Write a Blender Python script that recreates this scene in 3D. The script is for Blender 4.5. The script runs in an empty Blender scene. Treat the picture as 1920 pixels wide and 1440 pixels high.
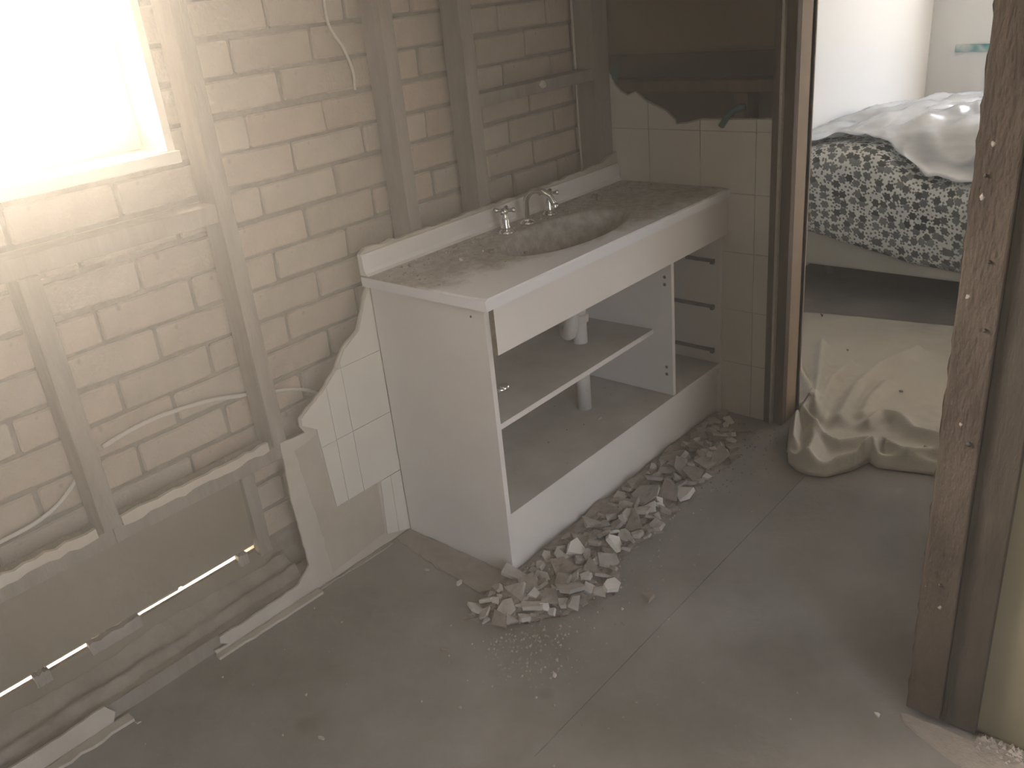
import bpy, bmesh, math, random
from mathutils import Vector, Matrix, noise

sc = bpy.context.scene
COL = sc.collection
RND = random.Random(7)

# ------------------------------------------------------------------ camera
cam_d = bpy.data.cameras.new('camera'); cam = bpy.data.objects.new('camera', cam_d); COL.objects.link(cam)
F_PX = 1633.64
A, B, G = 0.8174, -0.4282, -0.1032            # yaw, pitch, roll
fwd = Vector((math.cos(B)*math.sin(A), math.cos(B)*math.cos(A), math.sin(B)))
rgt = fwd.cross(Vector((0, 0, 1))).normalized(); up = rgt.cross(fwd)
r2 = rgt*math.cos(G) + up*math.sin(G); u2 = up*math.cos(G) - rgt*math.sin(G)
M = Matrix((r2, u2, -fwd)).transposed().to_4x4(); M.translation = Vector((-1.4271, -1.8388, 1.507))
cam.matrix_world = M
cam_d.sensor_width = 36; cam_d.lens = F_PX/1920*36; cam_d.clip_start = 0.02
sc.camera = cam

# ------------------------------------------------------------------ world, daylight, exposure
w = bpy.data.worlds.new('sky'); sc.world = w; w.use_nodes = True
nt = w.node_tree; nt.nodes.clear()
wo = nt.nodes.new('ShaderNodeOutputWorld'); bg = nt.nodes.new('ShaderNodeBackground')
sky = nt.nodes.new('ShaderNodeTexSky'); sky.sky_type = 'NISHITA'; sky.sun_disc = False     # sun itself stays behind eaves and haze
sky.sun_elevation = math.radians(40); sky.sun_rotation = 0.0; sky.air_density = 0.7; sky.dust_density = 7.0; sky.ozone_density = 0.6
hs = nt.nodes.new('ShaderNodeHueSaturation'); hs.inputs['Saturation'].default_value = 0.62      # thin bright overcast
tint = nt.nodes.new('ShaderNodeMix'); tint.data_type = 'RGBA'; tint.blend_type = 'MULTIPLY'; tint.inputs[0].default_value = 1.0; tint.inputs[7].default_value = (1.0, 0.945, 0.86, 1)   # warm dusty air
nt.links.new(sky.outputs[0], hs.inputs['Color']); nt.links.new(hs.outputs[0], tint.inputs[6]); nt.links.new(tint.outputs[2], bg.inputs['Color']); bg.inputs['Strength'].default_value = 1.0
nt.links.new(bg.outputs[0], wo.inputs[0])
def portal(name, loc, rot, sx, sy):           # sampling aid in each window opening: sends no light of its own
    l = bpy.data.lights.new(name, 'AREA'); l.shape = 'RECTANGLE'; l.size = sx; l.size_y = sy
    l.cycles.is_portal = True
    o = bpy.data.objects.new(name, l); COL.objects.link(o); o.location = loc; o.rotation_euler = rot
    return o
WX0, WX1, WZ0, WZ1 = -1.50, -0.456, 1.239, 2.10       # bathroom window opening
portal('bathroom_window_portal', ((WX0+WX1)/2, 0.27, (WZ0+WZ1)/2), (-math.pi/2, 0, 0), WX1-WX0, WZ1-WZ0)
HX0, HX1, HZ0, HZ1 = -2.40, -1.25, 0.05, 2.25         # glazed door of the space behind the camera
portal('hall_window_portal', ((HX0+HX1)/2, -3.95, (HZ0+HZ1)/2), (math.pi/2, 0, 0), HX1-HX0, HZ1-HZ0)
BY0, BY1, BZ0, BZ1 = -2.7, -0.75, 0.75, 2.25           # bedroom window
portal('bedroom_window_portal', (4.80, (BY0+BY1)/2, (BZ0+BZ1)/2), (0, math.pi/2, 0), BZ1-BZ0, BY1-BY0)
sc.view_settings.view_transform = 'Standard'; sc.view_settings.look = 'None'
sc.view_settings.gamma = 1.0; sc.view_settings.use_curve_mapping = False
sc.view_settings.exposure = 2.35
sc.cycles.use_denoising = True
sc.cycles.max_bounces = 6; sc.cycles.diffuse_bounces = 3; sc.cycles.volume_bounces = 0
sc.cycles.use_adaptive_sampling = False; sc.cycles.denoising_prefilter = 'ACCURATE'; sc.cycles.denoising_input_passes = 'RGB_ALBEDO_NORMAL'
sc.cycles.transparent_max_bounces = 12; sc.cycles.sample_clamp_indirect = 6.0

# ------------------------------------------------------------------ materials
def lin(c): return tuple((x/12.92 if x <= 0.04045 else ((x+0.055)/1.055)**2.4) for x in c)
def srgb(r, g, b): return lin((r/255, g/255, b/255))
MATS = {}
def mat(name, c1, c2=None, scale=6.0, rough=0.85, bump=0.0, bscale=40.0, metal=0.0, spots=None, detail=6.0, stretch=None, spec=0.3):
    if name in MATS: return MATS[name]
    m = bpy.data.materials.new(name); m.use_nodes = True; n = m.node_tree.nodes; L = m.node_tree.links
    p = n['Principled BSDF']; p.inputs['Roughness'].default_value = rough; p.inputs['Metallic'].default_value = metal
    p.inputs['Specular IOR Level'].default_value = spec
    tc = n.new('ShaderNodeTexCoord'); vec = tc.outputs['Object']
    if stretch:
        mp = n.new('ShaderNodeMapping'); mp.inputs['Scale'].default_value = stretch; L.new(vec, mp.inputs[0]); vec = mp.outputs[0]
    if c2 is not None:
        nz = n.new('ShaderNodeTexNoise'); nz.inputs['Scale'].default_value = scale; nz.inputs['Detail'].default_value = detail
        nz.inputs['Roughness'].default_value = 0.6; L.new(vec, nz.inputs['Vector'])
        rp = n.new('ShaderNodeValToRGB'); rp.color_ramp.elements[0].position = 0.32; rp.color_ramp.elements[1].position = 0.68
        rp.color_ramp.elements[0].color = (*c1, 1); rp.color_ramp.elements[1].color = (*c2, 1)
        L.new(nz.outputs['Fac'], rp.inputs[0]); col = rp.outputs[0]
        if spots:                                     # (colour, scale, size)
            sc_, ss, sz = spots
            v = n.new('ShaderNodeTexVoronoi'); v.inputs['Scale'].default_value = ss; L.new(vec, v.inputs['Vector'])
            n2 = n.new('ShaderNodeTexNoise'); n2.inputs['Scale'].default_value = ss*2.2; L.new(vec, n2.inputs['Vector'])
            ad = n.new('ShaderNodeMath'); ad.operation = 'ADD'; L.new(v.outputs['Distance'], ad.inputs[0])
            mu = n.new('ShaderNodeMath'); mu.operation = 'MULTIPLY'; mu.inputs[1].default_value = 0.35; L.new(n2.outputs['Fac'], mu.inputs[0]); L.new(mu.outputs[0], ad.inputs[1])
            lt = n.new('ShaderNodeMapRange'); lt.inputs['From Min'].default_value = sz; lt.inputs['From Max'].default_value = sz+0.08
            lt.inputs['To Min'].default_value = 1; lt.inputs['To Max'].default_value = 0; L.new(ad.outputs[0], lt.inputs[0])
            mx = n.new('ShaderNodeMix'); mx.data_type = 'RGBA'; L.new(lt.outputs[0], mx.inputs[0]); L.new(col, mx.inputs[6]); mx.inputs[7].default_value = (*sc_, 1)
            col = mx.outputs[2]
        L.new(col, p.inputs['Base Color'])
    else:
        p.inputs['Base Color'].default_value = (*c1, 1)
    if bump > 0:
        nb = n.new('ShaderNodeTexNoise'); nb.inputs['Scale'].default_value = bscale; nb.inputs['Detail'].default_value = 5; L.new(vec, nb.inputs['Vector'])
        bp = n.new('ShaderNodeBump'); bp.inputs['Strength'].default_value = bump; bp.inputs['Distance'].default_value = 0.01
        L.new(nb.outputs['Fac'], bp.inputs['Height']); L.new(bp.outputs[0], p.inputs['Normal'])
    MATS[name] = m; return m

BRICK = [mat('brick_tan_%d' % i, c, tuple(min(1, x*1.22) for x in c), 9, 0.95, 0.5, 60, spots=(tuple(x*0.62 for x in c), 13, 0.20))
         for i, c in enumerate([(0.33, 0.265, 0.205), (0.355, 0.275, 0.21), (0.31, 0.255, 0.20), (0.345, 0.29, 0.23)])]
MORTAR = mat('mortar', (0.16, 0.135, 0.105), (0.24, 0.205, 0.165), 20, 0.95, 0.6, 50)
STUD = mat('stud_timber', (0.19, 0.16, 0.13), (0.26, 0.225, 0.19), 5, 0.9, 0.3, 30, stretch=(6, 6, 1))
DARKWOOD = mat('dark_frame_timber', (0.085, 0.055, 0.036), (0.15, 0.105, 0.07), 4, 0.75, 0.25, 25, stretch=(5, 5, 1), spots=((0.24, 0.19, 0.15), 9, 0.13))
JAMBWOOD = mat('stripped_jamb_timber', (0.068, 0.051, 0.038), (0.112, 0.086, 0.064), 5, 0.85, 0.5, 45, stretch=(2.5, 2.5, 1), spots=((0.05, 0.037, 0.028), 11, 0.16))
JAMBDARK = mat('jamb_rebate_timber', (0.062, 0.050, 0.038), (0.092, 0.074, 0.057), 5, 0.85, 0.3, 40, stretch=(4, 4, 1))
LITREVEAL = mat('lit_tan_reveal', (0.36, 0.26, 0.17), (0.42, 0.31, 0.21), 5, 0.6)  # lighter tan stands for bedroom light falling on the door reveal
LITBEAD_PLASTER = mat('lit_bead_and_plaster', (0.55, 0.50, 0.43), (0.42, 0.36, 0.29), 30, 0.6)  # pale tone paints the light on the bead; also colours a plaster dab
CEMENT = mat('cement_sheet', (0.42, 0.36, 0.29), (0.53, 0.47, 0.39), 5, 0.9, 0.25, 60)
CEMENT_BROWN = mat('old_adhesive_sheet', (0.36, 0.305, 0.24), (0.45, 0.385, 0.31), 7, 0.9, 0.3, 70)
TILE = mat('cream_wall_tile', (0.60, 0.55, 0.47), (0.66, 0.61, 0.53), 4, 0.45, 0.05, 20, spec=0.4)
GROUT = mat('tile_grout', (0.40, 0.355, 0.295), (0.46, 0.41, 0.345), 30, 0.95)
WHITE = mat('white_melamine', (0.72, 0.665, 0.61), (0.77, 0.715, 0.66), 3, 0.55, 0.0, spec=0.35)
DUSTYWHITE = mat('dusty_white_melamine', (0.42, 0.385, 0.34), (0.56, 0.525, 0.48), 6, 0.8)
CHIPBOARD = mat('raw_chipboard', (0.12, 0.085, 0.06), (0.25, 0.19, 0.14), 90, 0.95, 0.6, 150)
PVC = mat('white_pvc', (0.66, 0.63, 0.58), (0.58, 0.54, 0.48), 12, 0.5)
CHROME = mat('chrome', (0.78, 0.77, 0.75), None, rough=0.16, metal=1.0)
DARKMETAL = mat('dark_metal', (0.07, 0.062, 0.055), (0.12, 0.105, 0.09), 30, 0.6, metal=0.4)
CONCRETE = mat('dusty_concrete', (0.175, 0.160, 0.138), (0.315, 0.297, 0.268), 2.2, 0.9, 0.25, 30, spots=((0.16, 0.143, 0.122), 3.1, 0.17), detail=9)
SCREED = mat('mortar_residue', (0.26, 0.225, 0.19), (0.36, 0.32, 0.27), 14, 0.95, 0.6, 40)
PLASTER = mat('shade_darkened_plaster', (0.20, 0.172, 0.112), (0.25, 0.215, 0.145), 3, 0.9, 0.15, 40)  # base colour darkened to stand for shade on the near wall
BEDWALL = mat('white_bedroom_paint', (0.80, 0.79, 0.76), None, rough=0.85)
CEIL = mat('ceiling_paint', (0.70, 0.68, 0.64), None, rough=0.9)
BROWNBOARD = mat('brown_backing_board', (0.155, 0.115, 0.077), (0.205, 0.155, 0.107), 3, 0.9, 0.2, 30)
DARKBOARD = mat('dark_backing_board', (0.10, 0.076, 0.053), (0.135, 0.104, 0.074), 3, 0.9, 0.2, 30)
LOWBOARD = mat('brown_lower_board', (0.17, 0.135, 0.10), (0.225, 0.185, 0.14), 3, 0.9, 0.25, 40)
WINPAINT = mat('cream_window_paint', (0.78, 0.74, 0.66), (0.74, 0.69, 0.60), 4, 0.5)
CABLE = mat('pale_cable', (0.52, 0.48, 0.41), None, rough=0.7)
TEAL = mat('teal_plastic', (0.015, 0.075, 0.078), (0.03, 0.115, 0.115), 20, 0.5)
CLOTH = mat('cream_drop_cloth', (0.55, 0.505, 0.425), (0.61, 0.565, 0.48), 5, 0.95, 0.15, 120)
VALANCE = mat('beige_bed_base', (0.44, 0.41, 0.345), (0.48, 0.45, 0.385), 4, 0.9)
SHARD = [mat('shard_mortar', (0.30, 0.265, 0.225), (0.40, 0.36, 0.315), 25, 0.95, 0.4, 80),
         mat('shard_plaster', (0.40, 0.36, 0.31), (0.50, 0.455, 0.40), 25, 0.95, 0.3, 80),
         mat('shard_brown', (0.22, 0.185, 0.15), (0.31, 0.265, 0.22), 25, 0.95, 0.5, 80),
         mat('shard_glazed', (0.66, 0.62, 0.55), (0.60, 0.56, 0.50), 12, 0.5)]
PAVING = mat('outdoor_paving', (0.50, 0.46, 0.40), (0.58, 0.54, 0.47), 3, 0.9)
SHELLWALL = mat('room_plaster', (0.55, 0.50, 0.43), (0.60, 0.55, 0.48), 2, 0.9)

def glass_pane():
    m = bpy.data.materials.new('window_glass'); m.use_nodes = True; n = m.node_tree.nodes; L = m.node_tree.links; n.clear()
    o = n.new('ShaderNodeOutputMaterial'); t = n.new('ShaderNodeBsdfTransparent'); g = n.new('ShaderNodeBsdfGlossy'); g.inputs['Roughness'].default_value = 0.05
    f = n.new('ShaderNodeFresnel'); f.inputs[0].default_value = 1.35; mx = n.new('ShaderNodeMixShader')
    L.new(f.outputs[0], mx.inputs[0]); L.new(t.outputs[0], mx.inputs[1]); L.new(g.outputs[0], mx.inputs[2]); L.new(mx.outputs[0], o.inputs[0])
    return m
GLASS = glass_pane()

# ------------------------------------------------------------------ mesh helpers
def link(name, me, m=None, parent=None):
    o = bpy.data.objects.new(name, me); COL.objects.link(o)
    if m is not None and not me.materials: me.materials.append(m)
    if parent is not None: o.parent = parent
    return o
def tag(o, label=None, cat=None, group=None, kind=None):
    if label: o['label'] = label
    if cat: o['category'] = cat
    if group: o['group'] = group
    if kind: o['kind'] = kind
    return o
def thing(name, label, cat, loc=(0, 0, 0), group=None):
    o = bpy.data.objects.new(name, None); COL.objects.link(o); o.location = loc; o.empty_display_size = 0.05
    bpy.context.view_layer.update()
    return tag(o, label, cat, group)
def fin(name, bm, m, parent=None, smooth=False, world=True):
    bmesh.ops.recalc_face_normals(bm, faces=bm.faces)
    me = bpy.data.meshes.new(name); bm.to_mesh(me); bm.free()
    if smooth:
        for p in me.polygons: p.use_smooth = True
    o = link(name, me, m, parent)
    if parent is not None and world:                # coordinates were given in world space
        o.matrix_parent_inverse = Matrix.Translation(-WLOC(parent))
    return o
def WLOC(o):
    v = Vector(o.location); p = o.parent
    if p is not None and o.matrix_parent_inverse is not None and o.type != 'EMPTY':
        return Vector((0, 0, 0))                     # world-coordinate mesh part: its own origin is the world origin
    return v
def bm_box(bm, x0, x1, y0, y1, z0, z1):
    v = [bm.verts.new(p) for p in ((x0, y0, z0), (x1, y0, z0), (x1, y1, z0), (x0, y1, z0), (x0, y0, z1), (x1, y0, z1), (x1, y1, z1), (x0, y1, z1))]
    for f in ((0, 3, 2, 1), (4, 5, 6, 7), (0, 1, 5, 4), (1, 2, 6, 5), (2, 3, 7, 6), (3, 0, 4, 7)): bm.faces.new([v[i] for i in f])
    return v
def box(name, x0, x1, y0, y1, z0, z1, m, parent=None, bevel=0.0):
    bm = bmesh.new(); bm_box(bm, x0, x1, y0, y1, z0, z1)
    if bevel: bmesh.ops.bevel(bm, geom=bm.edges[:], offset=bevel, segments=2, profile=0.6, affect='EDGES')
    return fin(name, bm, m, parent)
def prism(name, pts, d, m, parent=None, bevel=0.0):
    """pts: loop of 3-D points; extruded by vector d."""
    bm = bmesh.new(); a = [bm.verts.new(p) for p in pts]; b = [bm.verts.new(Vector(p)+Vector(d)) for p in pts]
    n = len(pts); bm.faces.new(a); bm.faces.new(b[::-1])
    for i in range(n): bm.faces.new((a[i], a[(i+1) % n], b[(i+1) % n], b[i]))
    if bevel: bmesh.ops.bevel(bm, geom=bm.edges[:], offset=bevel, segments=1, affect='EDGES')
    return fin(name, bm, m, parent)
def bm_tube(bm, pts, r, seg=10, cap=True):
    pts = [Vector(p) for p in pts]; rings = []
    rr = r if isinstance(r, (list, tuple)) else [r]*len(pts)
    nrm = None
    for i, p in enumerate(pts):
        t = (pts[min(i+1, len(pts)-1)]-pts[max(i-1, 0)]).normalized()
        if nrm is None:
            nrm = t.orthogonal().normalized()
        nrm = (nrm - t*nrm.dot(t)).normalized(); bi = t.cross(nrm)
        rings.append([bm.verts.new(p+(nrm*math.cos(2*math.pi*k/seg)+bi*math.sin(2*math.pi*k/seg))*rr[i]) for k in range(seg)])
    for a, b in zip(rings, rings[1:]):
        for k in range(seg): bm.faces.new((a[k], a[(k+1) % seg], b[(k+1) % seg], b[k]))
    if cap: bm.faces.new(rings[0][::-1]); bm.faces.new(rings[-1])
def tube(name, pts, r, m, parent=None, seg=10):
    bm = bmesh.new(); bm_tube(bm, pts, r, seg); return fin(name, bm, m, parent, smooth=True)
def lathe(name, prof, at, m, parent=None, seg=24):
    bm = bmesh.new(); rings = []
    for r, z in prof: rings.append([bm.verts.new((at[0]+r*math.cos(2*math.pi*k/seg), at[1]+r*math.sin(2*math.pi*k/seg), at[2]+z)) for k in range(seg)])
    for a, b in zip(rings, rings[1:]):
        for k in range(seg): bm.faces.new((a[k], a[(k+1) % seg], b[(k+1) % seg], b[k]))
    bm.faces.new(rings[0][::-1]); bm.faces.new(rings[-1])
    return fin(name, bm, m, parent, smooth=True)
def spline(pts, n=8):
    P = [Vector(p) for p in pts]; P = [P[0]*2-P[1]]+P+[P[-1]*2-P[-2]]; out = []
    for i in range(1, len(P)-2):
        for k in range(n):
            t = k/n; a, b, c, d = P[i-1:i+3]
            out.append(0.5*((2*b)+(c-a)*t+(2*a-5*b+4*c-d)*t*t+(3*b-a-3*c+d)*t**3))
    out.append(P[-2]); return out
def wall(name, axis, a0, a1, us, vs, holes, m, parent=None):
    """slab with rectangular holes as one connected mesh. axis 'y': slab between y=a0..a1, u=x, v=z; axis 'x': u=y, v=z; axis 'z': u=x, v=y"""
    us = sorted(set(us + [h[0] for h in holes] + [h[1] for h in holes])); vs = sorted(set(vs + [h[2] for h in holes] + [h[3] for h in holes]))
    bm = bmesh.new(); V = {}
    def pt(i, j, s):
        k = (i, j, s)
        if k not in V:
            u, v, a = us[i], vs[j], (a0, a1)[s]
            V[k] = bm.verts.new({'y': (u, a, v), 'x': (a, u, v), 'z': (u, v, a)}[axis])
        return V[k]
    def solid(i, j):
        if not (0 <= i < len(us)-1 and 0 <= j < len(vs)-1): return False
        cu, cv = (us[i]+us[i+1])/2, (vs[j]+vs[j+1])/2
        return not any(h[0] < cu < h[1] and h[2] < cv < h[3] for h in holes)
    for i in range(len(us)-1):
        for j in range(len(vs)-1):
            if not solid(i, j): continue
            for s in (0, 1): bm.faces.new((pt(i, j, s), pt(i+1, j, s), pt(i+1, j+1, s), pt(i, j+1, s)))
            for (di, dj, e) in ((-1, 0, ((i, j), (i, j+1))), (1, 0, ((i+1, j), (i+1, j+1))), (0, -1, ((i, j), (i+1, j))), (0, 1, ((i, j+1), (i+1, j+1)))):
                if not solid(i+di, j+dj): bm.faces.new((pt(*e[0], 0), pt(*e[1], 0), pt(*e[1], 1), pt(*e[0], 1)))
    o = fin(name, bm, m, parent)
    if parent is None: tag(o, kind='structure')
    return o
def jag(pts, amp, n, plane, closed=False):
    """roughen a polyline: insert n points per edge displaced inside the given plane axes"""
    out = []; N = len(pts)
    for i in range(N if closed else N-1):
        a, b = Vector(pts[i]), Vector(pts[(i+1) % N]); out.append(a.copy())
        L_ = (b-a).length; k = max(1, int(L_/n))
        for q in range(1, k):
            p = a.lerp(b, q/k)
            for ax in plane: p[ax] += RND.uniform(-amp, amp)
            out.append(p)
    if not closed: out.append(Vector(pts[-1]))
    return out

# ================================================================== STRUCTURE
# floor: bathroom and passage slab, split at the faint joint that runs past the rubble
fl = wall('floor', 'z', -0.12, 0.0, [-3.3, -1.5, 4.75], [-4.0, 0.11], [(-0.45, 1.16, -0.8765, -0.8750)], CONCRETE)
wall('ground', 'z', -0.25, -0.02, [-9, -3.5, 5, 9], [-9, 9], [(-3.4, 4.9, -4.1, 0.2)], PAVING)
wall('ceiling', 'z', 2.40, 2.50, [-3.3, 4.95], [-4.1, 0.27], [], CEIL)

# bathroom outer wall: brick skin, seen between the bare studs
BY = 0.11
wb = wall('wall_back', 'y', BY+0.010, BY+0.13, [-3.4, 1.32], [-0.12, 2.45], [(WX0-0.02, WX1+0.03, WZ0-0.03, WZ1), (-1.75, -0.452, -0.12, 0.168)], MORTAR)
def brick_mesh(w_, i):
    bm = bmesh.new(); h = 0.0755; d = 0.045
    vs_ = bm_box(bm, 0, w_, 0, d, 0, h)
    for v in vs_: v.co += Vector((RND.uniform(-.003, .003), RND.uniform(-.003, .003), RND.uniform(-.003, .003)))
    bmesh.ops.bevel(bm, geom=bm.edges[:], offset=0.004, segments=1, affect='EDGES')
    bmesh.ops.recalc_face_normals(bm, faces=bm.faces)
    me = bpy.data.meshes.new('brick'); bm.to_mesh(me); bm.free(); me.materials.append(BRICK[i % 4]); return me
FULL = [brick_mesh(0.230, i) for i in range(8)]
CUT = {}
for row in range(-6, 13):
    z0 = 0.685 + 0.0865*row
    if z0 < 0.155 or z0 > 1.70: continue
    off = (-0.56 if row % 2 else -0.68) + 0.005       # left end of one brick in this course
    k0 = int((-1.45-off)/0.24)-1
    for k in range(k0, k0+14):
        x0 = off + 0.24*k; x1 = x0+0.230
        lim = WX1+0.035
        if z0+0.076 > WZ0-0.03:
            if x1 < lim: continue
            x0 = max(x0, lim)
        if x1 < -1.42 or x0 > 1.19: continue
        x1 = min(x1, 1.195); wd = round(x1-x0, 3)
        if wd < 0.03: continue
        if wd > 0.228: me = FULL[RND.randrange(8)]
        else:
            if wd not in CUT: CUT[wd] = brick_mesh(wd, RND.randrange(4))
            me = CUT[wd]
        b = link('brick', me, None, wb); b.location = (x0, BY+RND.uniform(-.003, .003), z0)
# low kerb board that closes the cavity under the bricks, a thin slit of daylight stays open above it
kb = prism('kerb_board', jag([(-1.75, 0.098, -0.02), (-0.44, 0.098, -0.02), (-0.44, 0.098, 0.1605), (-1.75, 0.098, 0.1605)], 0.0, 9, (0,), True), (0, 0.012, 0), LOWBOARD, wb)

# stud frame in front of the bricks
def stud(x0, x1, z0, z1, y0=0.006, y1=0.082, name='stud', m=STUD, label=None, cat='stud'):
    o = box(name, x0, x1, y0, y1, z0, z1, m, None, 0.002); return tag(o, label, cat, 'bare wall studs')
stud(-0.845, -0.803, 0.4725, 1.069, label='dusty vertical timber stud below the window, leftmost in view')
stud(-0.385, -0.345, 0.4725, 2.38, label='dusty vertical timber stud right of the window, above the torn sheet')
stud(0.188, 0.232, 0.60, 2.38, label='vertical timber stud behind the left half of the vanity')
stud(0.480, 0.530, 0.60, 2.38, label='vertical timber stud rising behind the basin taps')
stud(1.105, 1.192, 0.60, 2.38, label='dark corner stud beside the end wall')
def nog(x0, x1, z0, z1, label, y0=0.010, y1=0.080, m=STUD): return tag(box('noggin', x0, x1, y0, y1, z0, z1, m, None, 0.002), label, 'timber', 'wall noggins')
nog(-1.70, -0.386, 1.070, 1.112, 'horizontal timber under the bathroom window')
nog(-0.824, -0.350, 0.432, 0.472, 'dust-topped horizontal timber above the dark lower board')
nog(-1.70, -0.825, 0.432, 0.472, 'dust-topped horizontal timber at the left edge, low down')
nog(0.531, 1.104, 1.185, 1.222, 'dark horizontal timber high behind the taps')
tag(box('bottom_plate', -1.72, 1.10, 0.015, 0.090, 0.0, 0.048, STUD, None, 0.003), 'dusty bottom plate timber along the brick wall base', 'timber')
# lower board under the noggin and its batten
tag(prism('lower_board', jag([(-1.72, 0.083, 0.190), (-0.468, 0.083, 0.190), (-0.462, 0.083, 0.428), (-1.72, 0.083, 0.428)], 0.0, 9, (0,), True), (0, 0.012, 0), LOWBOARD),
    'smooth dark brown board low on the wall, left of the torn sheet', 'board')
tag(box('batten', -0.462, -0.425, 0.070, 0.096, 0.15, 0.425, STUD, None, 0.002), 'short upright batten at the right end of the lower board', 'batten')

# window in the brick wall
win = wall('window_1', 'y', 0.0, 0.245, [WX0-0.03, WX1], [WZ0-0.012, WZ1+0.02], [(WX0, WX1-0.018, WZ0+0.012, WZ1)], WINPAINT)
wall('sash', 'y', 0.105, 0.140, [WX0, WX1-0.020], [WZ0+0.014, WZ1], [(WX0+0.05, WX1-0.075, WZ0+0.058, WZ1-0.05)], WINPAINT, win)
wall('window_pane', 'y', 0.121, 0.125, [WX0+0.045, WX1-0.070], [WZ0+0.053, WZ1-0.045], [], GLASS, win)
box('window_sill', WX0-0.05, WX1+0.004, -0.014, 0.02, WZ0-0.016, WZ0+0.010, WINPAINT, win, 0.003)

# end wall with the bedroom doorway
EX = 1.20
DY0, DY1, DZ = -1.456, -0.668, 2.04
wall('wall_end', 'x', EX+0.096, EX+0.112, [-1.60, 0.12], [0.0, 2.40], [(DY0, DY1, 0.0, DZ)], BROWNBOARD)
we = box('wall_end_lining', EX+0.090, EX+0.0955, DY1+0.055, 0.105, 0.0, 1.245, DARKBOARD); tag(we, kind='structure')
# bedroom side lining
wall('wall_bedroom_door', 'x', EX+0.1125, EX+0.122, [-3.4, 0.0], [0.0, 2.40], [(DY0, DY1, 0.0, DZ)], BEDWALL)
# bathroom side: brown board above the hole
eb = prism('end_board', jag([(EX+0.018, 0.10, 1.262), (EX+0.018, -0.30, 1.258), (EX+0.018, -0.600, 1.262)], 0.006, 0.03, (2,)) + [Vector((EX+0.018, -0.600, 2.38)), Vector((EX+0.018, 0.10, 2.38))], (0.012, 0, 0), BROWNBOARD)
tag(eb, 'dark brown board remaining above the broken tiled sheet', 'board')
tag(box('noggin', EX+0.010, EX+0.088, -0.60, 0.09, 1.130, 1.168, DARKWOOD, None, 0.003), 'dark noggin inside the open hole of the end wall', 'timber', 'wall noggins')
tag(box('stud', EX+0.010, EX+0.088, -0.505, -0.455, 0.0, 1.129, DARKWOOD, None, 0.003), 'dark stud inside the end wall, beside the doorway', 'stud', 'end wall studs')
tag(box('stud', EX+0.010, EX+0.088, -0.05, 0.04, 0.0, 1.129, DARKWOOD, None, 0.003), 'dark stud inside the end wall, in the room corner', 'stud', 'end wall studs')
# broken tiled sheet on the end wall
top = [(EX, 0.033, 1.098), (EX, 0.013, 1.200), (EX, -0.005, 1.161), (EX, -0.031, 1.138), (EX, -0.059, 1.125), (EX, -0.094, 1.136), (EX, -0.130, 1.108), (EX, -0.209, 1.077),
       (EX, -0.245, 1.048), (EX, -0.251, 1.034), (EX, -0.292, 1.037), (EX, -0.346, 1.050), (EX, -0.597, 1.055)]
sheet_e = prism('wall_sheet', [(EX, 0.035, 0.0)] + [(EX, 0.025, 1.029)] + jag(top, 0.002, 0.025, (1, 2)) + [(EX, -0.597, 0.0)], (0.008, 0, 0), GROUT)
tag(sheet_e, 'broken tiled sheet with ragged top on the dark end wall', 'wall sheet')
def clip_poly(poly, y0, y1, z0, z1):
    def cut(P, ax, v, keep_lt):
        out = []
        for i in range(len(P)):
            a, b = P[i], P[(i+1) % len(P)]; ia = (a[ax] <= v) == keep_lt or a[ax] == v; ib = (b[ax] <= v) == keep_lt or b[ax] == v
            if ia: out.append(a)
            if ia != ib:
                t = (v-a[ax])/(b[ax]-a[ax]); out.append(tuple(a[k]+t*(b[k]-a[k]) for k in range(2)))
        return out
    P = poly
    for ax, v, k in ((0, y0, False), (0, y1, True), (1, z0, False), (1, z1, True)):
        P = cut(P, ax, v, k)
        if len(P) < 3: return []
    return P
poly_e = [(0.030, 0.0), (0.020, 1.029)] + [(p[1]-0.004, p[2]-0.004) for p in top] + [(-0.597, 0.0)]
poly_e = [(max(-0.596, y), z) for y, z in poly_e]
ycuts = [(-0.596, -0.5455), (-0.5435, -0.346), (-0.344, -0.146), (-0.144, 0.05)]
zc = [0.0, 0.204, 0.404, 0.612, 0.812, 1.012, 1.212]
for (y0, y1) in ycuts:
    for j in range(len(zc)-1):
        P = clip_poly(poly_e, y0, y1, zc[j]+0.001, zc[j+1]-0.001)
        if len(P) >= 3: prism('tile', [(EX-0.006+(0.001 if y0 < -0.55 else 0), y, z) for y, z in P], (0.0065, 0, 0), TILE, sheet_e)
# doorway left jamb: stepped dark architrave, bead and reveal coloured lighter to look lit
jm = box('trim_1', EX-0.012, EX+0.060, -0.622, -0.599, 0.0, DZ+0.10, DARKWOOD); tag(jm, kind='structure')
box('bead', EX-0.020, EX-0.002, -0.633, -0.623, 0.0, DZ+0.06, LITBEAD_PLASTER, jm, 0.003)
box('groove', EX-0.004, EX+0.060, -0.650, -0.6335, 0.0, DZ+0.06, DARKWOOD, jm)
box('jamb_face', EX-0.010, EX+0.020, DY1, -0.6505, 0.0, DZ+0.04, DARKWOOD, jm, 0.002)
box('reveal', EX+0.0205, EX+0.130, DY1, -0.6505, 0.0, DZ+0.02, LITREVEAL, jm)
jh = box('trim_2', EX-0.010, EX+0.130, DY0, DY1, DZ, DZ+0.08, DARKWOOD); tag(jh, kind='structure')

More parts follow.
